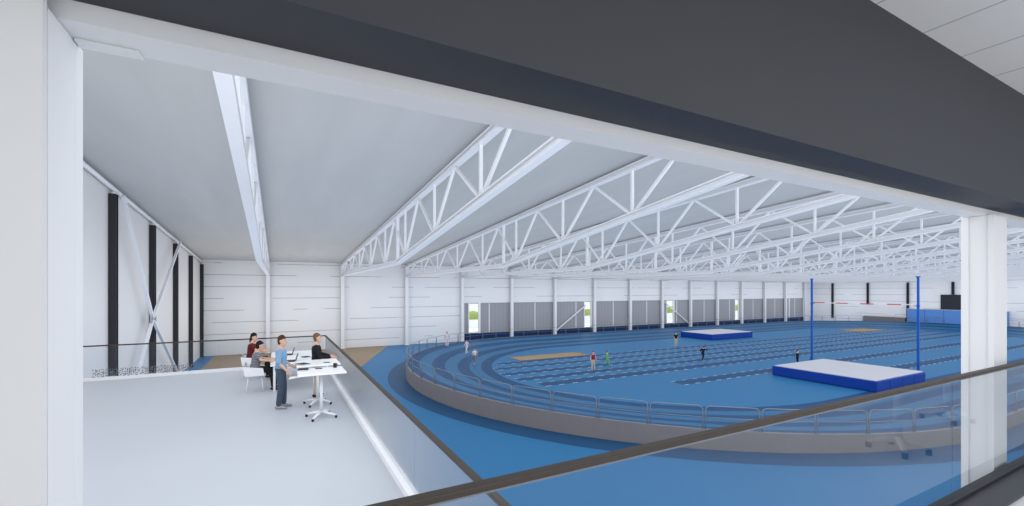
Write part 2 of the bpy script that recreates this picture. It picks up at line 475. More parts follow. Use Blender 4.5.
# ------------------------------------------------------------------ railing on the bank
perim = []
D = stadium(RO + .06, 160); L = 0; acc = [0]
for i in range(len(D)):
    a, c = D[i], D[(i + 1) % len(D)]; L += math.dist(a, c); acc.append(L)
def at_s(s):
    s %= L
    for i in range(len(D)):
        if acc[i + 1] >= s:
            f = (s - acc[i]) / max(1e-6, acc[i + 1] - acc[i]); a, c = D[i], D[(i + 1) % len(D)]
            return a[0] + (c[0] - a[0]) * f, a[1] + (c[1] - a[1]) * f
    return D[0]
rl = thing('guard_railing', 'grey tubular hoop railing standing on the concrete bank around the blue track', 'railing', (C1[0] - RO, C1[1], 0))
NP = int(L / 2.32); base = Vector(rl.location)
for k in range(NP):
    s0 = L * (k + .49) / NP + .06; s1 = L * (k + 1.49) / NP - .06
    mid = at_s((s0 + s1) / 2)
    if mid[1] < 12 and mid[0] > 44 and mid[0] < 100: continue
    pts = []
    for q in range(5):
        x, y = at_s(s0 + (s1 - s0) * q / 4); pts.append(Vector((x, y, bank_h(x, y) + .05)))
    up = Vector((0, 0, 1)); H = 1.02
    loop = [pts[0], pts[0] + up * (H - .16), pts[0] + up * (H - .05) + (pts[1] - pts[0]) * .1, pts[0] + up * H + (pts[1] - pts[0]) * .3] + [p + up * H for p in pts[1:4]] + \
           [pts[4] + up * H + (pts[3] - pts[4]) * .3, pts[4] + up * (H - .05) + (pts[3] - pts[4]) * .1, pts[4] + up * (H - .16), pts[4]]
    b = MB(); b.tube([p - base for p in loop], .022, 6); b.tube([p + up * .52 - base for p in pts], .014, 6)
    b.build('railing_panel', 'grey_rail', rl, True)

# ------------------------------------------------------------------ athletics equipment
def sandpit(label, x0, x1, y0, y1, sk=0):
    t = thing('sand_pit', label, 'sand pit', ((x0 + x1) / 2, (y0 + y1) / 2, 0)); w, d = (x1 - x0) / 2, (y1 - y0) / 2
    b = MB(); nx, ny = 24, 8
    for i in range(nx + 1):
        for j in range(ny + 1):
            e = i in (0, nx) or j in (0, ny)
            yy = -d + 2 * d * j / ny
            b.v.append((-w + 2 * w * i / nx + sk * yy, yy, .02 if e else .03 + random.uniform(0, .03)))
    for i in range(nx):
        for j in range(ny):
            a = i * (ny + 1) + j; b.face([a, a + ny + 1, a + ny + 2, a + 1])
    b.build('sand', 'sand', t, True)
    b = MB(); c = [(-w - sk * d, -d, .03), (w - sk * d, -d, .03), (w + sk * d, d, .03), (-w + sk * d, d, .03)]
    for i in range(4): b.bar(c[i], c[(i + 1) % 4], .1, .06)
    b.build('edging', 'tan_floor', t)
sandpit('long tan sand pit in the infield just behind the person in red', 21.2, 29.6, 37.9, 40.4)
sandpit('small pale sand pit at the far end of the infield by the end wall', 86.0, 94.0, 37.4, 40.8)

def landing_mat(label, x0, x1, y0, y1, h, extra=None):
    t = thing('landing_mat', label, 'mat', ((x0 + x1) / 2, (y0 + y1) / 2, 0)); w, d = (x1 - x0) / 2, (y1 - y0) / 2
    b = MB(); b.box(-w, w, -d, d, .02, h - .06)
    b.build('base', 'mat_blue', t, bevel=.05)
    b = MB(); b.box(-w + .12, w - .12, -d + .12, d - .12, h - .1, h)
    b.build('top_cover', 'mat_top', t, bevel=.04)
    b = MB()
    for i in range(1, 4): b.box(-w + 2 * w * i / 4 - .02, -w + 2 * w * i / 4 + .02, -d - .012, -d + .02, .06, h - .1)
    b.build('seam', 'mat_blue', t)
    return t
landing_mat('blue high jump landing mat with pale top, farther one below the back wall braces', 53.3, 62.3, 41.0, 46.4, .85)
t = landing_mat('large blue pole vault landing mat with pale grey top between the tall blue uprights', 36.0, 43.5, 14.8, 22.0, .82)
for y0, y1 in ((-2.0, -.3), (1.2, 3.0)):
    b = MB(); b.hexa([(3.76, y0, .02), (7.4, y0 + .1, .02), (7.4, y1 - .1, .02), (3.76, y1, .02), (3.76, y0, .76), (7.0, y0 + .1, .34), (7.0, y1 - .1, .34), (3.76, y1, .76)])
    b.build('front_bun', 'mat_blue', t, bevel=.03)
def upright(x, y, label):
    t = thing('vault_upright', label, 'upright', (x, y, 0), group='blue pole vault uprights')
    MB().box(-.07, .07, -.07, .07, .08, 8.05).build('pole', 'upright_blue', t)
    b = MB(); b.box(-.5, .5, -.1, .1, .01, .09); b.bar((-.4, 0, .08), (0, 0, .8), .06, .06); b.build('base', 'upright_blue', t)
    b = MB(); b.box(-.075, .075, -.09, .09, 5.6, 5.8); b.bar((0, 0, 5.7), (0, .3 if y < 20 else -.3, 5.7), .04, .04); b.build('bar_bracket', 'upright_blue', t)
    b = MB(); b.box(-.12, .12, -.12, .12, 8.03, 8.12); b.build('end_cap', 'upright_blue', t)
upright(46.0, 24.2, 'tall blue pole vault upright behind the landing mat, farther of the two')
upright(46.0, 16.12, 'tall blue pole vault upright on the near right corner of the landing mat')
t = thing('crossbar', 'red and white crossbar between the two tall blue uprights', 'crossbar', (46.0, 20.15, 5.8))
n = 8
for i in range(n):
    y0 = -3.9 + 7.8 * i / n
    MB().tube([(0, y0, -.03 * (1 - ((y0) / 4) ** 2)), (0, y0 + .975, -.03 * (1 - ((y0 + .975) / 4) ** 2))], .04, 8).build('bar_section', 'red' if i % 2 else 'paint_white', t, True)
t = thing('wall_padding', 'light blue padding block along the end wall under the scoreboard', 'padding', (XR - .45, 32.5, .62))
for i in range(5):
    y0 = 6.4 - 13.2 * (i + 1) / 5; MB().box(-.42, .4, y0 + .015, y0 + 13.2 / 5 - .015, .0, 2.75).build('pad', 'pad_blue', t, bevel=.05)
MB().box(-.44, .42, -6.82, 6.42, 2.75, 2.84).build('cap', 'mat_top', t)
t = thing('scoreboard', 'dark grey scoreboard panel mounted on the end wall above the blue padding', 'scoreboard', (XR - .145, 31.0, 3.465))
MB().box(-.1, .14, -3.25, 3.25, 0, 2.68).build('casing', 'black_steel', t, bevel=.03)
MB().box(-.13, -.1, -3.1, 3.1, .12, 2.48).build('display', 'screen', t)
t = thing('bollard_kerb', 'low grey concrete block behind the far bend railing by the end wall', 'concrete block', (XR - .6, 42.6, .5))
b = MB(); b.box(-.3, .3, -3.4, 3.4, -.48, 1.1); b.build('block', 'concrete', t); MB().box(-.34, .34, -3.44, 3.44, 1.1, 1.18).build('coping', 'concrete', t)
t.name = 'concrete_block'

# ------------------------------------------------------------------ spectator platform
b = MB(); b.box(XL, PX, 1.35, PYB, PZ - .4, PZ)
struct('platform_floor', b, 'platform')
gb = thing('glass_balustrade', 'glass balustrade with dark handrail along the edge of the pale spectator platform', 'balustrade', (PX, PYB, PZ))
def loc(x, y, z): return (x - PX, y - PYB, z - PZ)
HR = 1.10
b = MB(); b.bar(loc(PX, 1.6, PZ + HR), loc(PX, PYB + .03, PZ + HR), .06, .04); b.bar(loc(PX, PYB, PZ + HR), loc(XL, PYB, PZ + HR), .06, .04); b.build('handrail', 'rail_brown', gb)
yy = [1.7 + 16.75 * i / 4 for i in range(5)]
for i in range(4):
    y0, y1 = yy[i] + .003, yy[i + 1] - .003
    MB().box(-.008, .008, y0 - PYB, y1 - PYB, .04, HR - .02).build('glass_panel', 'side_glass', gb)
for i in range(5):
    x0, x1 = XL + 8.7 * i / 5 + .008, XL + 8.7 * (i + 1) / 5 - .008
    MB().box(x0 - PX, x1 - PX, -.008, .008, .04, HR - .02).build('glass_panel', 'glass', gb)
b = MB(); b.box(-.09, .05, 1.5 - PYB, .06, 0, .1); b.box(XL - PX, -.09, -.07, .06, 0, .1); b.build('base_channel', 'kerb_white', gb)
MB().box(-5.15 - PX, -2.55 - PX, -.035, -.03, .08, .36).build('perforated_strip', 'perforated', gb)
b = MB()
for x in (-4.95, -3.05):
    b.box(x - .02 - PX, x + .02 - PX, -.04, -.01, .06, .38)

# ------------------------------------------------------------------ viewing room and portal frame
b = MB(); b.box(-3.0, 12.0, -5.0, 1.16, RF - .35, RF); struct('floor_room', b, 'room_floor')
b = MB(); b.box(-3.0, 12.0, -5.0, 1.236, EYE + 1.62, EYE + 1.72); struct('ceiling_room', b, 'ceiling_tiles')
b = MB(); b.box(-3.2, -3.0, -5.0, 1.41, RF - .35, 8.8); struct('wall_room_left', b, 'room_wall')
b = MB(); b.box(12.0, 12.2, -5.0, 1.41, RF - .35, 8.8); struct('wall_room_right', b, 'room_wall')
b = MB(); b.box(-3.2, 12.2, -5.2, -5.0, RF - .35, 5.75); b.box(-3.2, 12.2, -5.2, -5.0, 8.45, 8.8); b.box(-3.2, -2.55, -5.2, -5.0, 5.75, 8.45); b.box(11.55, 12.2, -5.2, -5.0, 5.75, 8.45)
struct('wall_room_back', b, 'room_wall')
w = struct('window_12', MB().box(-2.55, 11.55, -5.12, -5.10, 5.75, 8.45), 'window_glass')  # unseen window, added to go with the rear fill lamp
b = MB()
for i in range(8): b.box(-2.55 + i * 2.0, -2.5 + i * 2.0, -5.15, -5.04, 5.75, 8.45)
for z in (5.75, 8.4): b.box(-2.55, 11.55, -5.15, -5.04, z, z + .05)
b.build('window_frame', 'white_frame', w)
w = struct('window_13', MB().box(XL, XR, 1.30, 1.32, 9.6, 13.6), 'window_glass')  # unseen window band, added behind the high fill lamp
b = MB()
for i in range(39): b.box(XL + i * 3.0, XL + .08 + i * 3.0, 1.27, 1.42, 9.6, 13.6)
for z in (9.6, 13.52): b.box(XL, XR, 1.27, 1.42, z, z + .08)
b.build('window_frame', 'white_frame', w)
b = MB(); b.box(-3.0, 12.0, 1.235, 1.48, EYE + .72, 9.1); struct('wall_bulkhead', b, 'charcoal')
b = MB(); b.box(-3.0, -.4785, 1.41, 1.432, RF - .35, EYE + 1.3); b.box(-3.0, -.86, 1.432, 1.65, RF - .35, EYE + 1.3); struct('wall_return', b, 'room_wall')
# bottom kerb / sill of the opening
t = struct('trim_sill', MB().box(-3.0, 12.0, 1.155, 1.42, RF - .35, RF + .02), 'charcoal_sill')
MB().box(-.46, 12.0, 1.33, 1.40, RF + .02, RF + .045).build('sill_bead', 'black_steel', t)
hb = thing('header_beam', 'white steel beam spanning the top of the big opening below the charcoal wall', 'beam', (5, 1.55, EYE + .67)); hb['kind'] = 'thing'
b = MB(); b.box(-5.84, 7, -.067, .072, 0, .03); b.box(-5.84, 7, -.067, .072, .3, .33); b.box(-5.84, 7, -.067, -.04, .03, .3); b.build('beam_section', 'white_frame', hb)
b = MB(); b.box(-5.475, -5.34, .028, .072, -.008, -.0005); b.build('splice_plate', 'white_frame', hb)
def portal_column(x0, x1, label, rec=.012):
    t = thing('portal_column', label, 'column', ((x0 + x1) / 2, 1.545, PZ), group='white columns of the opening'); t['kind'] = 'thing'
    w = (x1 - x0) / 2; zt = EYE + .668 - PZ
    b = MB(); b.box(-w, w, -.108, -.07, 0, zt); b.box(-w, w, .055, .105, 0, zt); b.build('flange', 'white_frame', t)
    MB().box(-w + rec, w - rec, -.07, .055, 0, zt).build('web', 'white_frame', t)
    MB().box(-w - .05, w + .05, -.108, .15, 0, .03).build('base_plate', 'white_steel', t)
portal_column(-.79, -.4785, 'tall white column framing the left side of the opening', .0005)
portal_column(5.59, 5.91, 'white steel H column standing behind the glass at the right of the opening')
fb = thing('glass_balustrade', 'foreground glass balustrade with a dark brown handrail rising diagonally across the view', 'balustrade', (5, 1.35, RF))
b = MB(); b.bar((-5.6, 0, .956 - .012), (7, 0, .956 - .012), .045, .024); b.build('handrail', 'rail_brown', fb, bevel=.004)
MB().bar((-5.6, 0, .926), (7, 0, .926), .018, .012).build('glazing_cap', 'grey_rail', fb)
xx = [-5.45, -.6, 5.0, 7.0]
for i in range(3): MB().box(xx[i] + .004, xx[i + 1] - .004, -.006, .006, .03, .925).build('glass_panel', 'glass', fb)

# ------------------------------------------------------------------ furniture
def pedestal_table(label, x, y, z, w, d, h=1.05, rz=0, fr=1.0):
    t = thing('pedestal_table', label, 'table', (x, y, z), rz, 'white pedestal tables')
    MB().box(-w / 2, w / 2, -d / 2, d / 2, h - .035, h).build('table_top', 'white_plastic', t, bevel=.012)
    b = MB(); b.tube([(0, 0, .1), (0, 0, h - .06)], .035, 14); b.box(-.2, .2, -.2, .2, h - .06, h - .035); b.build('pole', 'white_steel', t, True)
    for k in range(4):
        a = math.pi / 4 + k * math.pi / 2 + .2; c, s = math.cos(a), math.sin(a)
        f = MB().tube([(c * .02, s * .02, .12), (c * .2 * fr, s * .2 * fr, .09), (c * .36 * fr, s * .36 * fr, .055)], [.036, .03, .02], 8).build('foot', 'white_steel', t, True)
        MB().tube([(c * .35 * fr, s * .35 * fr, .0), (c * .35 * fr, s * .35 * fr, .055)], .026, 8).build('glide', 'black_rubber', f, True)
    return t
pedestal_table('white high table with star base, nearest on the platform', .88, 10.82, PZ, .98, .86)
pedestal_table('white high table on the platform just behind the nearest one', .9, 12.12, PZ, .98, .95)
pedestal_table('white table of the viewing room, seen mirrored in the foreground glass', 5.45, .62, RF, .6, .8, 1.05, 0, .66)
pedestal_table('second white viewing room table, its mirrored feet beside the right column', 7.25, .42, RF, .6, .8, 1.05, 0, .66)
mt = thing('meeting_table', 'long low white table in front of the two seated people', 'table', (.45, 15.6, PZ))
MB().box(-.62, .62, -1.5, 1.5, .715, .75).build('table_top', 'white_plastic', mt, bevel=.01)
for sx in (-.52, .52):
    for sy in (-1.38, 1.38): MB().box(sx - .03, sx + .03, sy - .03, sy + .03, 0, .715).build('leg', 'white_steel', mt)
b = MB(); b.box(-.52, .52, -1.40, -1.36, .64, .715); b.box(-.52, .52, 1.36, 1.40, .64, .715); b.build('apron', 'white_steel', mt)

def shell_chair(label, x, y, rz):
    t = thing('shell_chair', label, 'chair', (x, y, PZ), rz, 'white chairs at the low table')
    prof = [(.23, .44), (.2, .455), (.05, .44), (-.12, .435), (-.19, .46), (-.225, .55), (-.245, .68), (-.265, .82)]
    def shell(pr, wf):
        b = MB(); n = 9
        for th in (0, .014):
            for i, (x, z) in enumerate(pr):
                for k in range(n):
                    f = -1 + 2 * k / (n - 1); w = wf(i)
                    b.v.append((x + (.05 * f * f if z > .5 else 0) , w * f, z + (.045 * f * f if z <= .5 else 0) - th))
        m = len(pr); off = m * n
        for i in range(m - 1):
            for k in range(n - 1):
                a = i * n + k; b.face([a, a + n, a + n + 1, a + 1]); a += off; b.face([a, a + 1, a + n + 1, a + n])
            for k in (0, n - 1):
                a = i * n + k; b.face([a, a + n, a + n + off, a + off])
        for i in (0, m - 1):
            for k in range(n - 1): a = i * n + k; b.face([a, a + 1, a + 1 + off, a + off])
        return b
    shell(prof[:5], lambda i: .22).build('seat', 'white_plastic', t, True)
    shell(prof[4:], lambda i: (.22, .23, .23, .19)[i]).build('backrest', 'white_plastic', t, True)
    for sx, sy in ((.2, .19), (.2, -.19), (-.2, .19), (-.2, -.19)):
        MB().tube([(sx * 1.05, sy * 1.08, 0), (sx * .8, sy * .8, .42)], .013, 8).build('leg', 'white_steel', t, True)
    for s in (-1, 1):
        b = MB(); b.hexa([(-.24, s * .26, .46), (.24, s * .26, .46), (.24, s * .28, .46), (-.24, s * .28, .46), (-.28, s * .29, .74), (.2, s * .29, .68), (.2, s * .31, .68), (-.28, s * .31, .74)])
        b.build('armrest', 'white_plastic', t, bevel=.008)
    b = MB(); b.tube([(.16, .16, .425), (.16, -.16, .425), (-.16, -.16, .425), (-.16, .16, .425)], .012, 6, closed=True); b.build('seat_frame', 'white_steel', t, True)
    return t
shell_chair('white shell chair under the seated man in the striped shirt', -.55, 14.5, 0)
shell_chair('white shell chair under the seated woman in dark red', -.74, 16.6, 0)

def small(name, label, cat, bfun, loc, mats, rz=0, group=None):
    t = thing(name, label, cat, loc, rz, group); bfun(t); return t
def laptop(t):
    MB().box(-.13, .13, -.17, .17, 0, .018).build('base', 'black_steel', t, bevel=.004)
    MB().hexa([(.13, -.17, .018), (.145, -.17, .018), (.145, .17, .018), (.13, .17, .018), (.2, -.17, .22), (.212, -.17, .22), (.212, .17, .22), (.2, .17, .22)]).build('screen', 'screen', t)
def book(t):
    MB().box(-.11, .11, -.15, .15, 0, .004).build('cover', 'black_steel', t); MB().box(-.105, .105, -.145, .145, .004, .02).build('pages', 'paper', t); MB().box(-.11, .11, -.15, .15, .02, .024).build('cover', 'black_steel', t)
def mug(t):
    b = MB(); b.tube([(0, 0, 0), (0, 0, .1)], .04, 14); b.build('cup', 'black_steel', t, True)
    MB().tube([(.038, 0, .08), (.07, 0, .07), (.07, 0, .035), (.038, 0, .025)], .007, 6).build('handle', 'black_steel', t, True)
def bottle(t):
    MB().tube([(0, 0, 0), (0, 0, .16), (0, 0, .19), (0, 0, .24)], [.035, .035, .014, .014], 12).build('body', 'black_steel', t, True)
    MB().tube([(0, 0, .24), (0, 0, .26)], .016, 10).build('cap', 'black_rubber', t, True)
def phone(t):
    MB().box(-.04, .04, -.075, .075, 0, .01).build('case', 'black_rubber', t, bevel=.003); MB().box(-.036, .036, -.07, .07, .01, .0112).build('screen', 'screen', t)
T1 = PZ + .75; T2 = PZ + 1.05
small('laptop', 'open black laptop on the low table near the striped shirt man', 'laptop', laptop, (.35, 14.7, T1), None)
small('laptop', 'open black laptop on the low table in front of the woman in red', 'laptop', laptop, (.3, 16.2, T1), None)
small('bottle', 'small dark bottle on the low table between the seated people', 'bottle', bottle, (.12, 15.55, T1), None)
small('notebook', 'black notebook lying on the low table beside the laptops', 'notebook', book, (.8, 15.3, T1), None, .3)
small('notebook', 'black notebook at the left end of the rear high table', 'notebook', book, (.56, 11.9, T2), None, .5)
small('notebook', 'black notebook at the left edge of the nearest high table', 'notebook', book, (.52, 11.08, T2), None, -.2)
small('phone', 'dark phone in the middle of the nearest high table', 'phone', phone, (.85, 11.1, T2), None, 1.2)
small('mug', 'dark mug on the right side of the nearest high table', 'mug', mug, (1.2, 11.1, T2), None, .6)
small('phone', 'dark phone at the right end of the rear high table', 'phone', phone, (1.1, 11.95, T2), None, .9)

# ------------------------------------------------------------------ people
SKIN = {'fair': (206, 170, 150), 'tan': (184, 146, 124)}
for k, c in SKIN.items(): M['skin_' + k] = mat('skin_' + k, c, .55, var=.05, scale=8)
M['eye'] = mat('eye', (40, 30, 26), .3, var=.05); M['lip'] = mat('lip', (168, 96, 88), .5, var=.05)
def cloth(name, c, var=.12, scale=14): M[name] = mat(name, c, .85, var=var, scale=scale); return name
def stripes(name, a, c):
    k = NT(name); tc = k.node('ShaderNodeTexCoord'); s = k.node('ShaderNodeSeparateXYZ'); k.link(tc.outputs['Object'], s.inputs[0])
    f = k.math('LESS_THAN', k.math('FRACT', k.math('MULTIPLY', s.outputs[2], 22)), .5)
    k.link(k.mix(f, rgb(*a), rgb(*c)), k.p.inputs['Base Color']); k.p.inputs['Roughness'].default_value = .85; M[name] = k.m; return name
def remesh(b, name, mats, parent, voxel, smooth=4, paint=None):
    me = b.mesh(name, mats); o = bpy.data.objects.new(name, me); COL.objects.link(o)
    r = o.modifiers.new('r', 'REMESH'); r.mode = 'VOXEL'; r.voxel_size = voxel; r.use_smooth_shade = True
    s = o.modifiers.new('s', 'SMOOTH'); s.factor = .5; s.iterations = smooth
    dg = bpy.context.evaluated_depsgraph_get(); me2 = bpy.data.meshes.new_from_object(o.evaluated_get(dg))
    o.modifiers.clear(); o.data = me2; bpy.data.meshes.remove(me); me2.name = name
    me2.materials.clear()
    for q in mats: me2.materials.append(M[q])
    if paint:
        for p in me2.polygons: p.material_index = paint(p.center)
    else:
        for p in me2.polygons: p.material_index = 0
    me2.polygons.foreach_set('use_smooth', [True] * len(me2.polygons))
    o.parent = parent
    return o
V = Vector
def person(label, loc, rz, h, pose, shirt, trousers, hair, skin='fair', shoes='shoe_dark', detail=True, long_hair=False, sleeves='long', scale_w=1.0, group=None, tuck=True):
    """pose: dict of joints in a 1.75 m body facing +x: lean, knees, ankles, elbows, wrists for r(-y)/l(+y)."""
    k = h / 1.75
    t = thing('person', label, 'person', loc, rz, group); t.scale = (k, k, k)
    vx = .008 if detail else .02
    pel = V(pose.get('pelvis', (0, 0, .95))); up = V(pose.get('up', (0, 0, 1))).normalized()
    fw = V((0, 1, 0)).cross(up).normalized()       # forward of the torso
    side = V((0, 1, 0))
    def T(f, s, u): return pel + fw * f + side * s + up * u
    sp = [T(0, 0, -.06), T(0, 0, .05), T(.005, 0, .18), T(.01, 0, .32), T(0, 0, .42), T(-.01, 0, .5)]
    rad = [(.145, .105), (.155, .11), (.14, .1), (.165, .115), (.17, .105), (.09, .07)]
    neck = [T(-.01, 0, .48), T(.005, 0, .575)]
    hd = T(.03, 0, .667); hd = V(hd) + V(pose.get('head_off', (0, 0, 0)))
    hf = V(pose.get('look', fw)).normalized(); hs = V((0, 0, 1)).cross(hf).normalized(); hu = hf.cross(hs).normalized()
    def Hh(f, s, u): return hd + hf * f + hs * s + hu * u
    b = MB()
    b.loft(sp, rad); b.loft(neck, [.058, .055])
    # head: chin to crown
    b.loft([Hh(.045, 0, -.115), Hh(.03, 0, -.08), Hh(.01, 0, -.03), Hh(0, 0, .02), Hh(-.008, 0, .06), Hh(-.01, 0, .095)],
           [(.035, .035), (.058, .062), (.07, .085), (.075, .095), (.07, .088), (.045, .06)], ref=hs, n=16)
    b.loft([Hh(.09, 0, .02), Hh(.108, 0, -.02), Hh(.105, 0, -.032)], [.010, .015, .016], ref=hs, n=8)
    b.loft([Hh(.092, .014, -.062), Hh(.092, -.014, -.062)], [.011, .011], n=8)
    for s in (-1, 1): b.loft([Hh(-.005, s * .078, -.03), Hh(-.012, s * .084, .025)], [(.012, .02), (.012, .024)], ref=hs, n=8)
    limbs = {}
    for s, nm in ((1, 'l'), (-1, 'r')):
        sh = T(-.01, s * .175, .43); el = V(pose['elbow_' + nm]); wr = V(pose['wrist_' + nm]); hd_dir = (wr - el).normalized()
        b.loft([T(0, s * .1, .43), sh, sh + (el - sh) * .35, el, el + (wr - el) * .3, wr], [.06, .062, .05, .04, .042, .027], n=10)
        # hand: palm, four fingers, thumb
        hdv = V(pose.get('hand_' + nm, tuple(hd_dir))).normalized()
        across = hdv.cross(V((0, s, 0)) if abs(hdv.y) < .8 else V((1, 0, 0))).normalized()
        nrm = across.cross(hdv).normalized()
        pk = wr + hdv * .085
        b.loft([wr, wr + hdv * .045, pk], [(.026, .017), (.04, .015), (.04, .013)], ref=across, n=10)
        for i, (o, ln) in enumerate(((.031, .066), (.0105, .078), (-.0105, .072), (-.031, .056))):
            p0 = wr + hdv * .078 + across * o; p1 = p0 + hdv * ln * .5 + nrm * -.006; p2 = p1 + (hdv * .8 - nrm * s * .5).normalized() * ln * .55
            b.loft([p0, p1, p2], [.0085, .008, .0065], n=8)
        q0 = wr + hdv * .025 + across * .032; q1 = q0 + (hdv * .6 + across * .8).normalized() * .036; q2 = q1 + (hdv * .95 + across * .25).normalized() * .032
        b.loft([q0, q1, q2], [.013, .010, .008], n=8)
        hip = pel + side * s * .09 - up * .04; kn = V(pose['knee_' + nm]); an = V(pose['ankle_' + nm]); ft = V(pose.get('toe_' + nm, tuple(an + V((.17, s * .03, -.055)))))
        b.loft([hip, hip + (kn - hip) * .3, kn, kn + (an - kn) * .3, an], [.085, .08, .055, .055, .036], n=10)
        b.loft([an + V((-.03, 0, -.03)), an + (ft - an) * .5 + V((0, 0, -.01)), ft], [(.032, .03), (.036, .03), (.036, .02)], n=10)
        limbs[nm] = (sh, el, wr, hip, kn, an, ft)
    def paint(c):
        d = V(c) - hd; f, s, u = d.dot(hf), d.dot(hs), d.dot(hu)
        if f > .06:
            if (abs(s) - .031) ** 2 / .012 ** 2 + (u - .012) ** 2 / .007 ** 2 < 1: return 1
            if abs(abs(s) - .032) < .017 and abs(u - .033) < .005: return 3
            if s * s / .024 ** 2 + (u + .062) ** 2 / .009 ** 2 < 1: return 2
        return 0
    remesh(b, 'body', ['skin_' + skin, 'eye', 'lip', hair], t, vx, 3, paint)
    # shirt
    b = MB(); g = .016
    lo = -.06 if tuck else -.12
    b.loft([T(0, 0, lo + .04), T(0, 0, .06), T(.005, 0, .18), T(.01, 0, .32), T(0, 0, .42), T(-.012, 0, .485)],
           [(.16, .122), (.166, .124), (.158, .118), (.18, .13), (.185, .12), (.09, .075)])
    for s, nm in ((1, 'l'), (-1, 'r')):
        sh, el, wr = limbs[nm][:3]; end = {'long': (el, el + (wr - el) * .5, el + (wr - el) * .9), 'roll': (el, el + (wr - el) * .12), 'short': (sh + (el - sh) * .62,), 'none': ()}[sleeves]
        pts = [T(0, s * .1, .43), sh] + ([sh + (el - sh) * .35] if end else []) + list(end)
        rr = [.075, .078, .068, .057, .052, .044][:len(pts)] if end else [.07, .066]
        b.loft(pts, rr, n=10)
    remesh(b, 'shirt', [shirt], t, vx * 1.5, 3)
    # trousers
    b = MB(); b.loft([pel - up * .09, pel + up * .0, pel + up * .07], [(.15, .115), (.166, .128), (.158, .12)])
    for s, nm in ((1, 'l'), (-1, 'r')):
        hip, kn, an = limbs[nm][3:6]
        b.loft([hip, hip + (kn - hip) * .3, kn, kn + (an - kn) * .3, kn + (an - kn) * .93], [.098, .095, .074, .072, .062], n=10)
    remesh(b, 'trousers', [trousers], t, vx * 1.5, 3)
    for s, nm in ((1, 'l'), (-1, 'r')):
        an, ft = limbs[nm][5:7]; d = ft - an; d.z = 0; d.normalize()
        b = MB(); b.loft([an + d * -.05 + V((0, 0, -.035)), an + d * .05 + V((0, 0, -.04)), an + d * .12 + V((0, 0, -.05)), ft + V((0, 0, -.002))], [(.04, .042), (.044, .04), (.047, .03), (.042, .024)], n=10)
        remesh(b, 'shoe', [shoes], t, vx * 1.5, 2)
    # hair
    b = MB()
    b.loft([Hh(-.05, 0, -.07), Hh(-.042, 0, -.01), Hh(-.028, 0, .045), Hh(-.014, 0, .085), Hh(-.012, 0, .112)], [(.06, .042), (.082, .066), (.085, .085), (.078, .094), (.055, .072)], ref=hs, n=16)
    b.loft([Hh(.052, .04, .082), Hh(.06, 0, .088), Hh(.052, -.04, .082)], [.026, .03, .026], n=8)
    if long_hair: b.loft([Hh(-.06, 0, .02), Hh(-.075, 0, -.08), Hh(-.085, 0, -.2)], [(.085, .05), (.085, .045), (.06, .03)], ref=hs, n=12)
    remesh(b, 'hair', [hair], t, vx * 1.4, 2)
    return t
cloth('denim', (66, 78, 96)); cloth('blue_shirt', (124, 158, 194)); cloth('black_knit', (26, 28, 34)); cloth('beige', (188, 180, 156)); cloth('dark_red', (92, 32, 34))
cloth('black_trousers', (24, 25, 30)); cloth('red_top', (150, 34, 48)); cloth('green_wear', (108, 180, 88)); cloth('white_wear', (214, 214, 222)); cloth('grey_wear', (120, 124, 134))
stripes('striped_shirt', (150, 150, 158), (74, 76, 86))
cloth('shoe_grey', (150, 152, 158)); cloth('shoe_dark', (38, 36, 36)); cloth('shoe_white', (222, 222, 226)); cloth('hair_brown', (70, 46, 34)); cloth('hair_dark', (34, 26, 24)); cloth('hair_grey', (110, 84, 70))

STAND = dict(knee_l=(.02, .1, .5), ankle_l=(0, .11, .085), knee_r=(.02, -.1, .5), ankle_r=(-.02, -.11, .085),
             elbow_l=(-.03, .25, 1.12), wrist_l=(.08, .25, .88), elbow_r=(-.03, -.25, 1.12), wrist_r=(.1, -.25, .9))
# man in the blue shirt beside the tables, turned to the right
p1 = dict(STAND); p1.update(look=(1, -.25, -.06), ankle_l=(.05, .10, .085), knee_l=(.05, .1, .5), ankle_r=(-.04, -.10, .085), elbow_r=(-.02, -.26, 1.13), wrist_r=(.16, -.23, .93), elbow_l=(0, .24, 1.13), wrist_l=(.2, .2, 1.0))
man1 = person('standing man in light blue shirt and dark jeans left of the high tables', (.08, 12.1, PZ), R(-8), 1.76, p1, 'blue_shirt', 'denim', 'hair_brown', sleeves='roll', shoes='shoe_grey')
MB().hexa([(.22, -.42, .76), (.46, -.40, .79), (.46, -.20, .80), (.22, -.20, .78), (.22, -.42, .763), (.46, -.40, .793), (.46, -.20, .803), (.22, -.20, .783)]).build('x', 'paper')
o = bpy.data.objects['x']; o.name = 'paper_sheet'; o.location = (.08, 12.1, PZ); o.rotation_euler = (0, 0, R(-8)); tag(o, 'white sheet of paper held low by the man in the blue shirt', 'paper')
p2 = dict(STAND); p2.update(look=(1, .05, .1), elbow_r=(.12, -.27, 1.13), wrist_r=(.38, -.24, 1.10), elbow_l=(.1, .26, 1.15), wrist_l=(.36, .2, 1.08), hand_r=(1, .1, -.05), hand_l=(1, -.1, -.1))
person('standing man in black jumper and beige trousers behind the high tables', (.93, 12.98, PZ), R(-6), 1.70, p2, 'black_knit', 'beige', 'hair_grey', skin='fair')
SIT = dict(pelvis=(-.02, 0, .63), knee_l=(.42, .13, .6), ankle_l=(.5, .13, .09), knee_r=(.42, -.13, .6), ankle_r=(.46, -.14, .09),
           elbow_l=(.16, .235, .9), wrist_l=(.38, .16, .86), elbow_r=(.16, -.235, .9), wrist_r=(.38, -.16, .86), hand_l=(1, -.1, 0), hand_r=(1, .1, 0), up=(.1, 0, 1))
p3 = dict(SIT); p3.update(look=(1, .2, -.15), up=(.16, 0, 1))
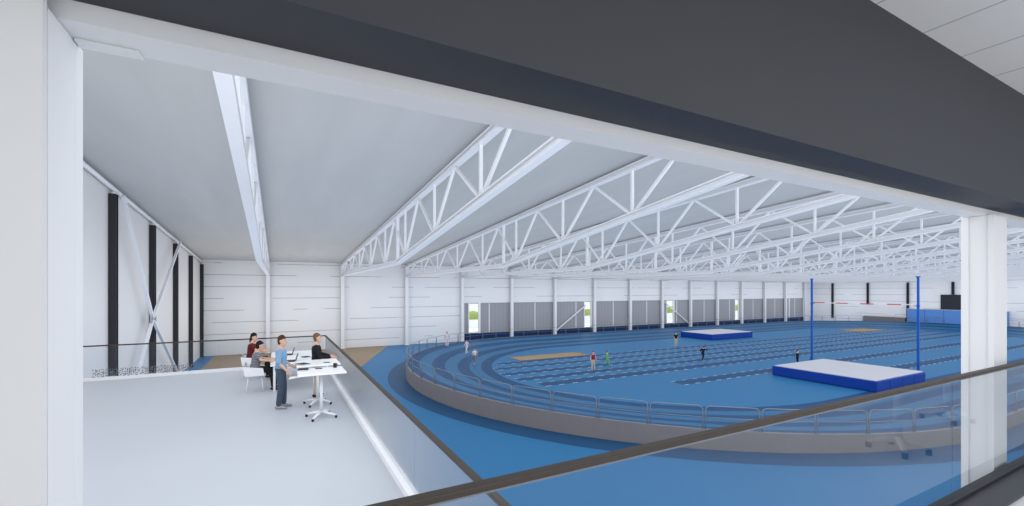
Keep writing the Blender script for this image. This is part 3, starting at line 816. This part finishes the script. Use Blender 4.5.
person('seated man in grey striped shirt and black trousers on a white chair', (-.55, 14.5, PZ), 0, 1.74, p3, 'striped_shirt', 'black_trousers', 'hair_dark', sleeves='short')
p4 = dict(SIT); p4.update(look=(1, -.35, -.1))
person('seated woman in dark red top with long dark hair behind the striped man', (-.74, 16.6, PZ), 0, 1.8, p4, 'dark_red', 'black_trousers', 'hair_dark', long_hair=True, sleeves='short')
WALK = dict(STAND); WALK.update(knee_l=(.16, .09, .52), ankle_l=(.24, .09, .1), knee_r=(-.02, -.09, .5), ankle_r=(-.24, -.09, .13), toe_r=(-.1, -.1, .03),
            elbow_l=(-.16, .25, 1.15), wrist_l=(-.06, .24, .95), elbow_r=(.1, -.25, 1.14), wrist_r=(.28, -.2, 1.02))
RUN = dict(STAND); RUN.update(up=(.35, 0, 1), pelvis=(0, 0, .9), knee_l=(.38, .09, .66), ankle_l=(.22, .09, .3), toe_l=(.36, .1, .24), knee_r=(-.1, -.09, .48), ankle_r=(-.36, -.09, .16), toe_r=(-.24, -.1, .03),
           elbow_l=(-.1, .28, 1.15), wrist_l=(.1, .24, 1.02), elbow_r=(.38, -.28, 1.15), wrist_r=(.5, -.18, 1.35))
BEND = dict(STAND); BEND.update(up=(.8, 0, .75), pelvis=(-.1, 0, .72), knee_l=(.25, .1, .5), ankle_l=(.06, .1, .085), knee_r=(.0, -.1, .42), ankle_r=(-.32, -.1, .13), toe_r=(-.2, -.1, .03),
            elbow_l=(.42, .24, .84), wrist_l=(.5, .2, .6), elbow_r=(.15, -.3, 1.0), wrist_r=(-.1, -.3, 1.05))
def far(label, x, y, rz, h, pose, *a, **kw):
    return person(label, (x, y, max(.012, bank_z(x, y) + .012)), rz, h, pose, *a, detail=False, **kw)
far('person in red top and beige trousers standing on the sprint lanes', 24.24, 30.5, R(-110), 1.68, STAND, 'red_top', 'beige', 'hair_brown', sleeves='none')
far('person dressed all in green near the person in red', 26.8, 31.7, R(-60), 1.42, WALK, 'green_wear', 'green_wear', 'hair_brown')
far('person in black top and pale trousers in front of the farther mat', 43.2, 38.3, R(-100), 1.85, STAND, 'black_knit', 'beige', 'hair_brown', sleeves='short')
far('person in black running bent forward across the sprint lanes', 37.0, 29.5, R(10), 1.55, RUN, 'black_knit', 'black_trousers', 'hair_dark')
far('person in black half hidden behind the pole vault landing mat', 41.4, 23.0, R(-60), 1.6, STAND, 'black_knit', 'black_trousers', 'hair_brown')
far('runner in white on the bend, farther of the two', 17.7, 43.4, R(200), 1.45, WALK, 'white_wear', 'white_wear', 'hair_dark', shoes='shoe_white', sleeves='short')
far('runner in white on the bend, nearer of the two', 16.3, 38.0, R(230), 1.5, WALK, 'white_wear', 'grey_wear', 'hair_brown', shoes='shoe_white', sleeves='short')
far('brown haired person standing on the far bend next to the railing', 16.5, 46.2, R(-120), 1.7, STAND, 'white_wear', 'white_wear', 'hair_brown', sleeves='none', skin='tan')

# ------------------------------------------------------------------ light
W = bpy.data.worlds.new('sky'); S.world = W; W.use_nodes = True
W.node_tree.nodes['Background'].inputs[0].default_value = (.93, .96, 1.0, 1); W.node_tree.nodes['Background'].inputs[1].default_value = 1.1
def area(name, loc, rot, sx, sy, power, color=(1, 1, 1)):
    l = bpy.data.lights.new(name, 'AREA'); l.shape = 'RECTANGLE'; l.size = sx; l.size_y = sy; l.energy = power; l.color = color
    o = bpy.data.objects.new(name, l); COL.objects.link(o); o.location = loc; o.rotation_euler = rot; return o
# unseen fill lamp added high on the near wall to brighten the hall
area('near_wall_fill', (50, 1.48, 11.6), (R(78), 0, 0), 112, 3.8, 2500, (1, 1, 1))
area('room_rear_fill', (4.5, -4.95, 7.1), (R(90), 0, 0), 14, 2.6, 25, (1, 1, 1))  # added lamp behind the camera, brightens the pillar and beam
# fill lamp added under the viewing room ceiling (behind the camera)
area('room_top_fill', (2.5, -2.2, 8.58), (0, 0, 0), 5.0, 2.0, 140, (1, .99, .97))

cam = bpy.data.cameras.new('camera'); co = bpy.data.objects.new('camera', cam); COL.objects.link(co)
co.location = (0, 0, EYE); co.rotation_euler = (R(90), 0, -math.atan2(.47, .8825))
cam.sensor_fit = 'HORIZONTAL'; cam.sensor_width = 36; cam.lens = 441 / 1024 * 36; cam.shift_y = 37 / 1024; cam.clip_start = .05; cam.clip_end = 400
S.camera = co
S.view_settings.view_transform = 'Standard'; S.view_settings.look = 'None'; S.view_settings.exposure = 0; S.view_settings.gamma = 1; S.view_settings.use_curve_mapping = False
S.cycles.use_fast_gi = True; S.cycles.fast_gi_method = 'ADD'; W.light_settings.ao_factor = .62; W.light_settings.distance = 7.0
S.cycles.max_bounces = 8; S.cycles.diffuse_bounces = 2; S.cycles.transparent_max_bounces = 24; S.cycles.use_denoising = True
